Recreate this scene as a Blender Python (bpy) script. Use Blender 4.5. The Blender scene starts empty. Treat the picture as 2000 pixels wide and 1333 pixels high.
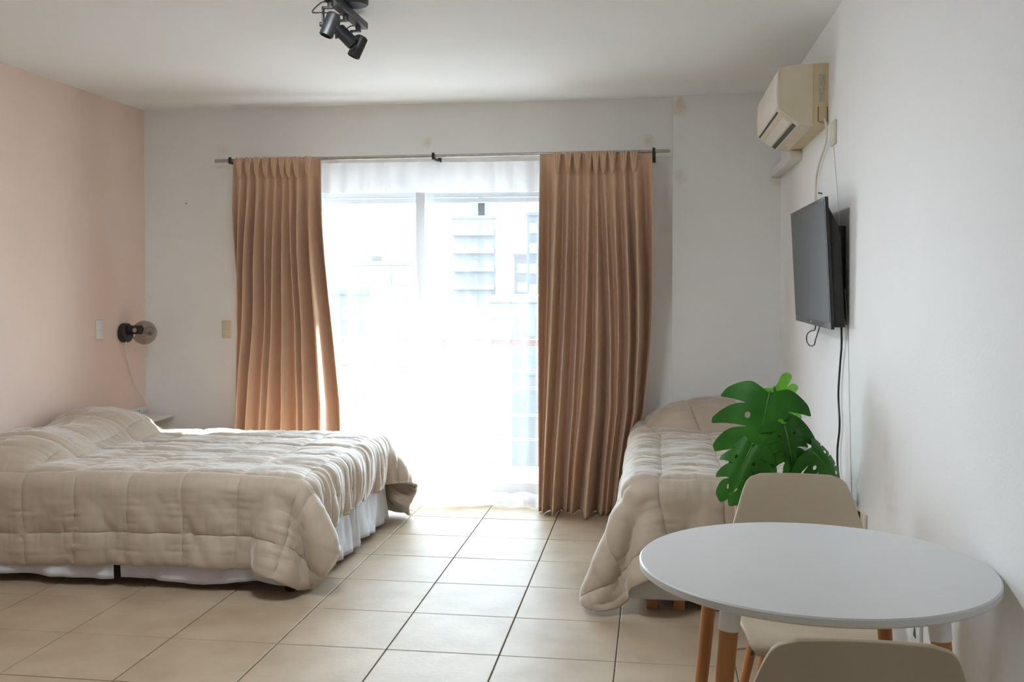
import bpy, bmesh, math, random
import numpy as np
from mathutils import Vector, Matrix
random.seed(7)
rng = np.random.default_rng(7)
scene = bpy.context.scene
C = scene.collection
PI = math.pi

# ------------------------------------------------------------------ camera
cam_d = bpy.data.cameras.new('camera'); cam = bpy.data.objects.new('camera', cam_d); C.objects.link(cam)
cr = Vector((0.99013913, 0.14008304, 0.00111928)); cu = Vector((-0.00446426, 0.02356657, 0.9997123)); cf = Vector((-0.14001636, 0.98985926, -0.02395955))
M = Matrix.Identity(4)
for i in range(3):
    M[i][0], M[i][1], M[i][2] = cr[i], cu[i], -cf[i]
M.translation = Vector((1.045, -3.860, 1.447))
cam.matrix_world = M
cam_d.sensor_width = 36.0; cam_d.lens = 35.676; cam_d.shift_y = -0.03324
cam_d.clip_start = 0.05; cam_d.clip_end = 2000
scene.camera = cam

# ------------------------------------------------------------------ sky, sun, exposure
world = bpy.data.worlds.new('sky'); scene.world = world; world.use_nodes = True
wn = world.node_tree.nodes; bg = wn['Background']
bg.inputs['Color'].default_value = (0.72, 0.87, 1.0, 1); bg.inputs['Strength'].default_value = 1.3
sun_d = bpy.data.lights.new('sun', 'SUN'); sun = bpy.data.objects.new('sun', sun_d); C.objects.link(sun)
sun_d.energy = 2.8; sun_d.angle = math.radians(0.6); sun_d.color = (1.0, 0.95, 0.90)
_az, _el = math.radians(62), math.radians(24)
to_sun = Vector((math.sin(_az) * math.cos(_el), math.cos(_az) * math.cos(_el), math.sin(_el)))
sun.rotation_euler = to_sun.to_track_quat('Z', 'Y').to_euler(); sun.location = (8, 8, 9)
po_d = bpy.data.lights.new('window_portal', 'AREA'); po = bpy.data.objects.new('window_portal', po_d); C.objects.link(po)
po_d.shape = 'RECTANGLE'; po_d.size = 1.80; po_d.size_y = 2.02; po_d.cycles.is_portal = True
po.location = (-0.43, 2.90, 1.0); po.rotation_euler = (math.radians(-90), 0, 0)
vs = scene.view_settings
vs.view_transform = 'Standard'; vs.look = 'None'; vs.gamma = 1.0; vs.use_curve_mapping = False
vs.exposure = 3.55
FILL_GLOW, FILL_COLOR = 3.9, (0.86, 0.93, 1.0, 1)     # glow of the added out-of-view ceiling fill light
scene.cycles.diffuse_bounces = 4; scene.cycles.glossy_bounces = 3; scene.cycles.max_bounces = 6; scene.cycles.transparent_max_bounces = 8; scene.cycles.adaptive_threshold = 0.05

# ------------------------------------------------------------------ room dimensions (metres)
XL, XR, YW, YP, ZC, YN = -2.42, 1.81, 2.68, 2.61, 2.62, -4.4
XPIL = 1.15
WX0, WX1, WZ1, YO = -1.32, 0.46, 2.16, 2.88     # door opening, outer wall face

# ------------------------------------------------------------------ materials
def srgb(r, g, b):
    f = lambda c: (c / 255 / 12.92) if c / 255 <= 0.04045 else ((c / 255 + 0.055) / 1.055) ** 2.4
    return (f(r), f(g), f(b), 1)
def mat(name, col, rough=0.5, metal=0.0, **kw):
    m = bpy.data.materials.new(name); m.use_nodes = True
    b = m.node_tree.nodes['Principled BSDF']
    b.inputs['Base Color'].default_value = col; b.inputs['Roughness'].default_value = rough; b.inputs['Metallic'].default_value = metal
    for k, v in kw.items(): b.inputs[k.replace('_', ' ')].default_value = v
    return m
def noise_mat(name, c1, c2, scale=5, rough=0.5, bump=0.0, bscale=60, stretch=(1, 1, 1), detail=4, bdist=0.002, lo=0.35, hi=0.65, **kw):
    m = mat(name, c1, rough, **kw); nt = m.node_tree; n = nt.nodes; l = nt.links; b = n['Principled BSDF']
    tc = n.new('ShaderNodeTexCoord'); mp = n.new('ShaderNodeMapping'); mp.inputs['Scale'].default_value = stretch
    geo = n.new('ShaderNodeNewGeometry')
    l.new(geo.outputs['Position'], mp.inputs['Vector'])
    tx = n.new('ShaderNodeTexNoise'); tx.inputs['Scale'].default_value = scale; tx.inputs['Detail'].default_value = detail
    l.new(mp.outputs['Vector'], tx.inputs['Vector'])
    rp = n.new('ShaderNodeValToRGB'); rp.color_ramp.elements[0].position = lo; rp.color_ramp.elements[1].position = hi
    rp.color_ramp.elements[0].color = c1; rp.color_ramp.elements[1].color = c2
    l.new(tx.outputs['Fac'], rp.inputs['Fac']); l.new(rp.outputs['Color'], b.inputs['Base Color'])
    if bump:
        t2 = n.new('ShaderNodeTexNoise'); t2.inputs['Scale'].default_value = bscale; t2.inputs['Detail'].default_value = 3
        l.new(mp.outputs['Vector'], t2.inputs['Vector'])
        bp = n.new('ShaderNodeBump'); bp.inputs['Strength'].default_value = bump; bp.inputs['Distance'].default_value = bdist
        l.new(t2.outputs['Fac'], bp.inputs['Height']); l.new(bp.outputs['Normal'], b.inputs['Normal'])
    return m
def stain_shade_spots(m, spots, col):
    """beige plaster stains and painted soft shade at given places of the wall (centre, radius, strength)"""
    nt = m.node_tree; n = nt.nodes; l = nt.links; b = n['Principled BSDF']
    src = b.inputs['Base Color'].links[0].from_socket
    geo = n.new('ShaderNodeNewGeometry'); nz = n.new('ShaderNodeTexNoise'); nz.inputs['Scale'].default_value = 18; nz.inputs['Detail'].default_value = 4
    l.new(geo.outputs['Position'], nz.inputs['Vector'])
    for (c, r, s) in spots:
        d = n.new('ShaderNodeVectorMath'); d.operation = 'DISTANCE'; d.inputs[1].default_value = c
        l.new(geo.outputs['Position'], d.inputs[0])
        a = n.new('ShaderNodeMath'); a.operation = 'MULTIPLY_ADD'; a.inputs[1].default_value = r * 1.6; l.new(nz.outputs['Fac'], a.inputs[0]); l.new(d.outputs['Value'], a.inputs[2])
        mr = n.new('ShaderNodeMapRange'); mr.inputs['From Min'].default_value = r * 1.5; mr.inputs['From Max'].default_value = r * 0.7
        mr.inputs['To Min'].default_value = 0; mr.inputs['To Max'].default_value = s; l.new(a.outputs[0], mr.inputs['Value'])
        mx = n.new('ShaderNodeMix'); mx.data_type = 'RGBA'; l.new(mr.outputs['Result'], mx.inputs['Factor']); l.new(src, mx.inputs['A']); mx.inputs['B'].default_value = col
        src = mx.outputs['Result']
    l.new(src, b.inputs['Base Color'])
def fabric_mat(name, c1, c2, transl=0.1, sheen=0.3, rough=0.85, scale=14, bump=0.15, bscale=400, stretch=(1, 1, 1)):
    m = noise_mat(name, c1, c2, scale=scale, rough=rough, bump=bump, bscale=bscale, bdist=0.001, stretch=stretch)
    nt = m.node_tree; n = nt.nodes; l = nt.links; b = n['Principled BSDF']
    b.inputs['Sheen Weight'].default_value = sheen; b.inputs['Specular IOR Level'].default_value = 0.2
    if transl:
        t = n.new('ShaderNodeBsdfTranslucent'); mx = n.new('ShaderNodeMixShader'); mx.inputs[0].default_value = transl
        l.new(b.inputs['Base Color'].links[0].from_socket, t.inputs['Color'])
        out = n['Material Output']; l.new(b.outputs[0], mx.inputs[1]); l.new(t.outputs[0], mx.inputs[2]); l.new(mx.outputs[0], out.inputs['Surface'])
    return m
def sheer_mat(name, cover, col):
    m = bpy.data.materials.new(name); m.use_nodes = True; nt = m.node_tree; n = nt.nodes; l = nt.links
    n.remove(n['Principled BSDF']); out = n['Material Output']
    tr = n.new('ShaderNodeBsdfTransparent'); df = n.new('ShaderNodeBsdfDiffuse'); tl = n.new('ShaderNodeBsdfTranslucent')
    df.inputs['Color'].default_value = col; tl.inputs['Color'].default_value = col
    a = n.new('ShaderNodeMixShader'); a.inputs[0].default_value = 0.80; l.new(df.outputs[0], a.inputs[1]); l.new(tl.outputs[0], a.inputs[2])
    c = n.new('ShaderNodeMixShader'); c.inputs[0].default_value = cover; l.new(tr.outputs[0], c.inputs[1]); l.new(a.outputs[0], c.inputs[2])
    l.new(c.outputs[0], out.inputs['Surface']); return m
def pane_mat(name, tint=(0.97, 0.99, 0.99, 1), rough=0.0):
    m = bpy.data.materials.new(name); m.use_nodes = True; nt = m.node_tree; n = nt.nodes; l = nt.links
    n.remove(n['Principled BSDF']); out = n['Material Output']
    tr = n.new('ShaderNodeBsdfTransparent'); tr.inputs['Color'].default_value = tint
    gl = n.new('ShaderNodeBsdfGlossy'); gl.inputs['Roughness'].default_value = rough
    fr = n.new('ShaderNodeLayerWeight'); pw = n.new('ShaderNodeMath'); pw.operation = 'POWER'; pw.inputs[1].default_value = 4.0; l.new(fr.outputs['Facing'], pw.inputs[0])
    ma = n.new('ShaderNodeMath'); ma.operation = 'MULTIPLY_ADD'; ma.inputs[1].default_value = 0.6; ma.inputs[2].default_value = 0.04; l.new(pw.outputs[0], ma.inputs[0])
    mx = n.new('ShaderNodeMixShader'); l.new(ma.outputs[0], mx.inputs[0]); l.new(tr.outputs[0], mx.inputs[1]); l.new(gl.outputs[0], mx.inputs[2])
    l.new(mx.outputs[0], out.inputs['Surface']); return m

MAT = {}
MAT['wall'] = noise_mat('white_wall_paint', (0.90, 0.893, 0.875, 1), (0.875, 0.868, 0.85, 1), scale=2.2, rough=0.7, bump=0.25, bscale=90)
MAT['wall_far'] = noise_mat('far_wall_paint', (0.90, 0.893, 0.875, 1), (0.875, 0.868, 0.85, 1), scale=2.2, rough=0.7, bump=0.25, bscale=90)
stain_shade_spots(MAT['wall_far'], [((-0.44, YW, 2.37), 0.07, 0.4), ((-1.86, YW, 2.33), 0.07, 0.35), ((1.0, YW, 2.35), 0.07, 0.45), ((1.19, YP, 2.55), 0.10, 0.7), ((1.19, YP, 2.12), 0.07, 0.4), ((1.78, YP, 2.08), 0.07, 0.5)], (0.66, 0.50, 0.33, 1))
MAT['wall_right'] = noise_mat('right_wall_paint', (0.86, 0.858, 0.845, 1), (0.84, 0.838, 0.825, 1), scale=2.0, rough=0.6, bump=0.25, bscale=90)
stain_shade_spots(MAT['wall_right'], [((XR, -0.42, 0.72), 0.16, 0.25), ((XR, -0.33, 0.9), 0.12, 0.2)], (0.62, 0.55, 0.43, 1))  # soft shade on the right wall, painted into its colour
MAT['pink'] = noise_mat('pink_wall_paint', (0.82, 0.645, 0.545, 1), (0.80, 0.625, 0.525, 1), scale=2.0, rough=0.75, bump=0.25, bscale=90)
MAT['ceiling'] = noise_mat('ceiling_paint', (0.89, 0.883, 0.868, 1), (0.875, 0.868, 0.853, 1), scale=1.5, rough=0.8, bump=0.15, bscale=60)
MAT['grout'] = noise_mat('grout', (0.13, 0.105, 0.08, 1), (0.19, 0.155, 0.12, 1), scale=20, rough=0.9)
MAT['tile'] = noise_mat('ceramic_tile', (0.36, 0.268, 0.175, 1), (0.45, 0.355, 0.247, 1), scale=3.2, rough=0.50, bump=0.35, bscale=45, bdist=0.0022, detail=6, Specular_IOR_Level=0.55)
MAT['white_fabric'] = fabric_mat('white_skirt_cotton', (0.80, 0.80, 0.83, 1), (0.74, 0.74, 0.78, 1), transl=0.15, sheen=0.1)
MAT['mattress'] = fabric_mat('mattress_ticking', (0.75, 0.75, 0.76, 1), (0.70, 0.70, 0.72, 1), transl=0.0)
MAT['taupe'] = fabric_mat('taupe_microfibre', (0.50, 0.412, 0.318, 1), (0.47, 0.385, 0.295, 1), transl=0.0, sheen=0.9, rough=0.6, scale=6, bump=0.1, bscale=220)
MAT['taupe'].node_tree.nodes['Principled BSDF'].inputs['Specular IOR Level'].default_value = 0.5; MAT['taupe'].node_tree.nodes['Principled BSDF'].inputs['Sheen Roughness'].default_value = 0.35
MAT['curtain'] = fabric_mat('brown_curtain_weave', (0.72, 0.48, 0.325, 1), (0.68, 0.45, 0.30, 1), transl=0.10, sheen=0.25, rough=0.85, scale=40, bump=0.2, bscale=500, stretch=(1, 1, 0.3))
MAT['sheer'] = sheer_mat('white_voile', 0.13, (0.93, 0.94, 0.97, 1))
MAT['sheer_band'] = sheer_mat('white_voile_heading', 0.75, (0.93, 0.93, 0.95, 1))
MAT['steel'] = noise_mat('brushed_steel', (0.50, 0.48, 0.45, 1), (0.42, 0.40, 0.38, 1), scale=30, rough=0.34, Metallic=1.0)
MAT['black'] = noise_mat('black_powder_coat', (0.012, 0.014, 0.015, 1), (0.02, 0.022, 0.023, 1), scale=40, rough=0.42)
MAT['black_plastic'] = noise_mat('black_plastic', (0.014, 0.014, 0.015, 1), (0.022, 0.021, 0.021, 1), scale=30, rough=0.35)
MAT['screen'] = mat('matte_tv_screen', (0.035, 0.037, 0.036, 1), 0.45, 0.0, Specular_IOR_Level=0.8)
MAT['white_plastic'] = noise_mat('white_plastic', (0.78, 0.77, 0.74, 1), (0.75, 0.74, 0.71, 1), scale=10, rough=0.4)
MAT['cream_plastic'] = noise_mat('aged_cream_plastic', (0.70, 0.61, 0.45, 1), (0.64, 0.55, 0.39, 1), scale=6, rough=0.45)
MAT['cream_light'] = noise_mat('pale_cream_plastic', (0.78, 0.73, 0.63, 1), (0.75, 0.70, 0.60, 1), scale=5, rough=0.4)
MAT['yellow_plastic'] = noise_mat('yellowed_plastic', (0.66, 0.54, 0.33, 1), (0.60, 0.48, 0.28, 1), scale=8, rough=0.5)
MAT['ivory'] = noise_mat('ivory_plate', (0.70, 0.64, 0.48, 1), (0.66, 0.60, 0.45, 1), scale=10, rough=0.4)
MAT['dark_slot'] = mat('dark_vent', (0.05, 0.055, 0.05, 1), 0.6)
MAT['sticker'] = noise_mat('printed_sticker', (0.55, 0.50, 0.36, 1), (0.32, 0.30, 0.22, 1), scale=120, rough=0.5)
MAT['alu'] = noise_mat('white_aluminium', (0.80, 0.81, 0.83, 1), (0.77, 0.78, 0.80, 1), scale=6, rough=0.4)
MAT['glass'] = pane_mat('window_glass')
MAT['smoke'] = pane_mat('smoked_glass', (0.66, 0.63, 0.61, 1), 0.02)
MAT['lamp_chrome'] = mat('mirror_bulb', (0.75, 0.75, 0.75, 1), 0.12, 1.0)
MAT['laminate'] = noise_mat('white_laminate', (0.66, 0.665, 0.65, 1), (0.64, 0.645, 0.63, 1), scale=4, rough=0.38, bump=0.05, bscale=200)
MAT['shell'] = noise_mat('beige_polypropylene', (0.49, 0.41, 0.295, 1), (0.47, 0.39, 0.28, 1), scale=5, rough=0.55, bump=0.1, bscale=300)
MAT['beech'] = noise_mat('beech_wood', (0.50, 0.22, 0.07, 1), (0.38, 0.15, 0.045, 1), scale=18, rough=0.42, stretch=(1, 1, 0.12), detail=6)
MAT['dark_wood'] = noise_mat('dark_wood', (0.06, 0.025, 0.012, 1), (0.03, 0.013, 0.007, 1), scale=20, rough=0.4, stretch=(1, 1, 0.2))
MAT['pink_pot'] = noise_mat('pink_ceramic', (0.62, 0.33, 0.31, 1), (0.56, 0.29, 0.27, 1), scale=8, rough=0.35)
MAT['soil'] = noise_mat('potting_soil', (0.03, 0.02, 0.012, 1), (0.07, 0.045, 0.03, 1), scale=60, rough=1.0, bump=0.6, bscale=120)
def leaf_mat(name, c1, c2, tr):
    m = fabric_mat(name, c1, c2, transl=tr, sheen=0.0, rough=0.45, scale=9, bump=0.12, bscale=60)
    m.node_tree.nodes['Principled BSDF'].inputs['Specular IOR Level'].default_value = 0.25
    return m
MAT['leaf'] = leaf_mat('monstera_leaf', (0.022, 0.115, 0.010, 1), (0.035, 0.165, 0.014, 1), 0.30)
MAT['leaf_young'] = leaf_mat('young_monstera_leaf', (0.10, 0.32, 0.02, 1), (0.16, 0.42, 0.035, 1), 0.45)
MAT['stem'] = noise_mat('green_stem', (0.05, 0.16, 0.02, 1), (0.09, 0.22, 0.03, 1), scale=20, rough=0.45)
MAT['concrete'] = noise_mat('balcony_paving', (0.70, 0.69, 0.68, 1), (0.64, 0.63, 0.62, 1), scale=6, rough=0.6)
MAT['render'] = noise_mat('outside_render', (0.6, 0.58, 0.55, 1), (0.54, 0.52, 0.49, 1), scale=3, rough=0.85)
MAT['rail_brown'] = noise_mat('brown_painted_rail', (0.11, 0.05, 0.035, 1), (0.09, 0.04, 0.03, 1), scale=12, rough=0.5)
MAT['rail_grey'] = noise_mat('grey_painted_rail', (0.10, 0.10, 0.105, 1), (0.08, 0.08, 0.085, 1), scale=12, rough=0.5)
MAT['white_metal'] = noise_mat('white_painted_steel', (0.82, 0.82, 0.82, 1), (0.78, 0.78, 0.78, 1), scale=12, rough=0.4)
MAT['ground'] = noise_mat('street_ground', (0.16, 0.16, 0.155, 1), (0.24, 0.235, 0.22, 1), scale=0.08, rough=0.9)
def facade(name, a):
    a = [c * 0.22 for c in a]
    return noise_mat(name, (a[0], a[1], a[2], 1), (a[0] * .88, a[1] * .88, a[2] * .88, 1), scale=0.25, rough=0.9)
MAT['fac1'] = facade('pale_facade', (0.46, 0.44, 0.40)); MAT['fac2'] = facade('cream_facade', (0.50, 0.45, 0.37)); MAT['fac3'] = facade('grey_facade', (0.30, 0.31, 0.33)); MAT['fac4'] = facade('brick_facade', (0.34, 0.28, 0.25))
MAT['pane_dark'] = mat('far_window_glass', (0.10, 0.11, 0.13, 1), 0.2)

# ------------------------------------------------------------------ helpers
def wloc(o):
    v = Vector((0, 0, 0))
    while o is not None: v = v + o.location; o = o.parent
    return v
def tag(o, label=None, cat=None, group=None, kind=None):
    for k, v in (('label', label), ('category', cat), ('group', group), ('kind', kind)):
        if v: o[k] = v
    return o
def thing(name, label, cat, loc=(0, 0, 0), rotz=0.0, group=None):
    o = bpy.data.objects.new(name, None); C.objects.link(o); o.location = loc; o.rotation_euler = (0, 0, rotz)
    o.empty_display_size = 0.1
    return tag(o, label, cat, group)
def copy_tree(o, parent=None):
    c = o.copy(); C.objects.link(c); c.parent = parent
    for ch in list(o.children): copy_tree(ch, c)
    return c
def link_mesh(name, me, m, parent=None):
    o = bpy.data.objects.new(name, me); C.objects.link(o); o.parent = parent
    if m is not None and not me.materials: me.materials.append(MAT[m])
    return o
def ortho(d):
    d = d.normalized(); a = Vector((0, 0, 1)) if abs(d.z) < 0.9 else Vector((1, 0, 0))
    u = d.cross(a).normalized(); return u, d.cross(u).normalized()
def catmull(pts, n=8):
    P = [Vector(p) for p in pts]; P = [P[0] * 2 - P[1]] + P + [P[-1] * 2 - P[-2]]; out = []
    for i in range(1, len(P) - 2):
        for k in range(n):
            t = k / n; a, b, c, d = P[i - 1], P[i], P[i + 1], P[i + 2]
            out.append(0.5 * ((2 * b) + (c - a) * t + (2 * a - 5 * b + 4 * c - d) * t * t + (3 * b - a - 3 * c + d) * t ** 3))
    out.append(P[-2].copy()); return out
class MB:
    """collects shapes; build() links them as one mesh object"""
    def __init__(s): s.bm = bmesh.new()
    def box(s, x0, x1, y0, y1, z0, z1, bev=0.0, seg=2, mtx=None):
        vs_ = [s.bm.verts.new((x, y, z)) for x in (x0, x1) for y in (y0, y1) for z in (z0, z1)]
        q = [(0, 1, 3, 2), (4, 6, 7, 5), (0, 4, 5, 1), (2, 3, 7, 6), (0, 2, 6, 4), (1, 5, 7, 3)]
        fs = [s.bm.faces.new([vs_[i] for i in f]) for f in q]
        if bev:
            ed = list({e for f in fs for e in f.edges})
            r = bmesh.ops.bevel(s.bm, geom=ed, offset=bev, segments=seg, affect='EDGES', profile=0.5)
            vs_ = list({v for f in r['faces'] for v in f.verts} | {v for v in vs_ if v.is_valid})
        if mtx is not None: bmesh.ops.transform(s.bm, matrix=mtx, verts=[v for v in vs_ if v.is_valid])
        return s
    def tube(s, pts, r, n=10, cap=True):
        P = [Vector(p) for p in pts]; rad = r if isinstance(r, (list, tuple)) else [r] * len(P); rings = []
        u = None
        for i, p in enumerate(P):
            d = (P[min(i + 1, len(P) - 1)] - P[max(i - 1, 0)])
            if u is None: u, v = ortho(d)
            else:
                dn = d.normalized(); u = (u - dn * u.dot(dn)).normalized(); v = dn.cross(u)
            rings.append([s.bm.verts.new(p + (u * math.cos(2 * PI * k / n) + v * math.sin(2 * PI * k / n)) * rad[i]) for k in range(n)])
        for a, b in zip(rings, rings[1:]):
            for k in range(n): s.bm.faces.new((a[k], a[(k + 1) % n], b[(k + 1) % n], b[k]))
        if cap: s.bm.faces.new(rings[0][::-1]); s.bm.faces.new(rings[-1])
        return s
    def lathe(s, prof, n=32, mtx=None, closed=False):
        """prof: (radius, height) list about the z axis"""
        rings = []; new = []
        for r, z in prof:
            if r < 1e-6: v = s.bm.verts.new((0, 0, z)); rings.append([v]); new.append(v)
            else:
                ring = [s.bm.verts.new((r * math.cos(2 * PI * k / n), r * math.sin(2 * PI * k / n), z)) for k in range(n)]; rings.append(ring); new += ring
        prs = list(zip(rings, rings[1:])) + ([(rings[-1], rings[0])] if closed else [])
        for a, b in prs:
            if len(a) == 1 and len(b) == 1: continue
            for k in range(n):
                k2 = (k + 1) % n
                if len(a) == 1: s.bm.faces.new((a[0], b[k], b[k2]))
                elif len(b) == 1: s.bm.faces.new((a[k], a[k2], b[0]))
                else: s.bm.faces.new((a[k], a[k2], b[k2], b[k]))
        if mtx is not None: bmesh.ops.transform(s.bm, matrix=mtx, verts=new)
        return s
    def prism(s, poly, axis, a0, a1, bev=0.0):
        """poly: 2-D outline; axis 'x' | 'y' | 'z' is the extrusion direction"""
        def p3(p, a): return {'x': (a, p[0], p[1]), 'y': (p[0], a, p[1]), 'z': (p[0], p[1], a)}[axis]
        A = [s.bm.verts.new(p3(p, a0)) for p in poly]; B = [s.bm.verts.new(p3(p, a1)) for p in poly]; n = len(poly)
        fs = [s.bm.faces.new(A[::-1]), s.bm.faces.new(B)] + [s.bm.faces.new((A[i], A[(i + 1) % n], B[(i + 1) % n], B[i])) for i in range(n)]
        if bev: bmesh.ops.bevel(s.bm, geom=list({e for f in fs[:2] for e in f.edges}), offset=bev, segments=2, affect='EDGES', profile=0.5)
        return s
    def build(s, name, m, parent=None, world=True, smooth=True, angle=40):
        if world and parent is not None:
            bmesh.ops.translate(s.bm, verts=s.bm.verts, vec=-wloc(parent))
        bmesh.ops.recalc_face_normals(s.bm, faces=s.bm.faces)
        me = bpy.data.meshes.new(name); s.bm.to_mesh(me); s.bm.free()
        if smooth:
            for p in me.polygons: p.use_smooth = True
            me.set_sharp_from_angle(angle=math.radians(angle))
        return link_mesh(name, me, m, parent)
def grid_mesh(name, X, Y, Z, m, parent=None, world=True, wrap=False):
    a, b = X.shape
    off = wloc(parent) if (parent is not None and world) else Vector((0, 0, 0))
    co = np.stack([X - off.x, Y - off.y, Z - off.z], -1).reshape(-1, 3)
    i, j = np.meshgrid(np.arange(a - 1), np.arange(b - 1), indexing='ij'); k = (i * b + j).ravel()
    F = np.stack([k, k + 1, k + b + 1, k + b], 1)
    me = bpy.data.meshes.new(name)
    me.vertices.add(len(co)); me.vertices.foreach_set('co', co.astype(np.float32).ravel())
    me.loops.add(F.size); me.loops.foreach_set('vertex_index', F.astype(np.int32).ravel())
    me.polygons.add(len(F)); me.polygons.foreach_set('loop_start', np.arange(0, F.size, 4, dtype=np.int32))
    me.polygons.foreach_set('use_smooth', np.ones(len(F), dtype=bool))
    me.update(calc_edges=True); me.validate()
    return link_mesh(name, me, m, parent)
def solidify(o, t, off=-1.0):
    md = o.modifiers.new('thickness', 'SOLIDIFY'); md.thickness = t; md.offset = off; md.use_even_offset = False
    return o
def struct(o, label=None, cat=None): return tag(o, label, cat, kind='structure')
def smooth_noise(shape, cells, seed):
    """bicubic-ish value noise on a grid"""
    r = np.random.default_rng(seed); g = r.standard_normal((cells[0] + 4, cells[1] + 4))
    def up(g, n, c, axis):
        t = np.linspace(0, c, n, endpoint=True) + 1; i = np.minimum(np.floor(t).astype(int), c); f = t - i
        w = [(-f + 2 * f ** 2 - f ** 3) / 2, (2 - 5 * f ** 2 + 3 * f ** 3) / 2, (f + 4 * f ** 2 - 3 * f ** 3) / 2, (-f ** 2 + f ** 3) / 2]
        if axis == 0: return sum(w[k][:, None] * g[i - 1 + k] for k in range(4))
        return sum(w[k][None, :] * g[:, i - 1 + k] for k in range(4))
    return up(up(g, shape[0], cells[0], 0), shape[1], cells[1], 1)
def upsample(G, n):
    """Catmull-Rom upsampling of a (a, b, 3) grid by a factor n"""
    def ax(G):
        a = len(G); E = np.concatenate([2 * G[:1] - G[1:2], G, 2 * G[-1:] - G[-2:-1]])
        t = np.linspace(0, a - 1, (a - 1) * n + 1); i = np.minimum(t.astype(int), a - 2); f = (t - i)[:, None, None]; i = i + 1
        return (E[i - 1] * (-f + 2 * f ** 2 - f ** 3) + E[i] * (2 - 5 * f ** 2 + 3 * f ** 3) + E[i + 1] * (f + 4 * f ** 2 - 3 * f ** 3) + E[i + 2] * (-f ** 2 + f ** 3)) / 2
    return ax(ax(G).transpose(1, 0, 2)).transpose(1, 0, 2)

# ================================================================== THE ROOM
# floor: grout bed with every tile a part of it
fl = MB().box(XL - 0.1, XR + 0.1, YN - 0.1, YO, -0.12, -0.006).build('floor', 'grout', smooth=False); struct(fl, 'beige ceramic tile floor with thin dark grout lines', 'floor')
TS = 0.45; tile_cache = {}
def tile_mesh(w, d):
    k = (round(w, 3), round(d, 3))
    if k not in tile_cache:
        b = MB(); b.box(-w / 2, w / 2, -d / 2, d / 2, -0.010, 0.0, bev=0.0016, seg=1)
        bmesh.ops.recalc_face_normals(b.bm, faces=b.bm.faces)
        me = bpy.data.meshes.new('floor_tile'); b.bm.to_mesh(me); b.bm.free(); me.materials.append(MAT['tile']); tile_cache[k] = me
    return tile_cache[k]
g = 0.0025
for i in range(-6, 5):
    for j in range(-10, 7):
        x0, x1 = max(i * TS + g, XL), min((i + 1) * TS - g, XR); y0, y1 = max(j * TS + g, YN), min((j + 1) * TS - g, YW)
        if x1 - x0 < 0.02 or y1 - y0 < 0.02: continue
        o = link_mesh('floor_tile', tile_mesh(x1 - x0, y1 - y0), None, fl)
        o.location = ((x0 + x1) / 2, (y0 + y1) / 2, random.uniform(-0.0005, 0.0003)); o.rotation_euler = (random.uniform(-.0006, .0006), random.uniform(-.0006, .0006), 0)
struct(MB().box(XL - 0.15, XR + 0.15, YN - 0.15, YO, ZC, ZC + 0.2).build('ceiling', 'ceiling', smooth=False), 'smooth off-white painted ceiling', 'ceiling')
struct(MB().box(XL - 0.15, XL, YN, YO, 0, ZC).build('wall_left', 'pink', smooth=False), 'dusty pink painted wall behind the double bed', 'wall')
struct(MB().box(XR, XR + 0.15, YN, YO, 0, ZC).build('wall_right', 'wall_right', smooth=False), 'white painted wall carrying the television and air conditioner', 'wall')
struct(MB().box(XL - 0.15, XR + 0.15, YN - 0.15, YN, 0, ZC).build('wall_near', 'wall', smooth=False), 'white wall behind the viewer', 'wall')
w = MB(); w.box(XL, WX0, YW, YO, 0, ZC).box(WX1, XR, YW, YO, 0, ZC).box(WX0, WX1, YW, YO, WZ1, ZC)
struct(w.build('wall_far', 'wall_far', smooth=False), 'white painted wall around the balcony door', 'wall')
struct(MB().box(XPIL, XR, YP, YW, 0, ZC).build('wall_column', 'wall_far', smooth=False), 'shallow white boxed column in the far right corner', 'wall')

# balcony door: frame, two sliding sashes with panes, half-raised roller shutter
win = thing('window_1', 'white sliding balcony door behind the sheer curtains', 'door', (-0.43, YW + 0.1, 0)); struct(win)
fr = MB(); fr.box(WX0, WX0 + 0.045, YW + 0.05, YW + 0.17, 0.0, WZ1, bev=0.003).box(WX1 - 0.045, WX1, YW + 0.05, YW + 0.17, 0, WZ1, bev=0.003)
fr.box(WX0 + 0.045, WX1 - 0.045, YW + 0.05, YW + 0.17, WZ1 - 0.05, WZ1, bev=0.003).box(WX0 + 0.045, WX1 - 0.045, YW + 0.05, YW + 0.17, 0, 0.035, bev=0.003)
fr.build('door_frame', 'alu', win)
def sash(x0, x1, y):
    s = MB(); z0, z1 = 0.036, WZ1 - 0.052
    s.box(x0, x0 + 0.06, y, y + 0.035, z0, z1, bev=0.003).box(x1 - 0.06, x1, y, y + 0.035, z0, z1, bev=0.003)
    s.box(x0 + 0.06, x1 - 0.06, y, y + 0.035, z1 - 0.06, z1, bev=0.003).box(x0 + 0.06, x1 - 0.06, y, y + 0.035, z0, z0 + 0.08, bev=0.003)
    o = s.build('sash', 'alu', win)
    MB().box(x0 + 0.058, x1 - 0.058, y + 0.015, y + 0.020, z0 + 0.078, z1 - 0.058).build('pane', 'glass', o, smooth=False)
    return o
sash(WX0 + 0.046, -0.475, YW + 0.065); hs = sash(-0.55, WX1 - 0.046, YW + 0.115)
sh = thing('roller_shutter', 'white slatted roller shutter lowered a little over the door', 'shutter', (-0.43, YO + 0.01, 2.0))
for k in range(4):
    z = 2.022 + k * 0.045
    b = MB(); b.prism([(YO + 0.008, z), (YO + 0.004, z + 0.012), (YO + 0.004, z + 0.030), (YO + 0.008, z + 0.042), (YO + 0.020, z + 0.042), (YO + 0.020, z)], 'x', WX0 - 0.02, WX1 + 0.02)
    b.build('slat', 'alu', sh, smooth=False)
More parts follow.
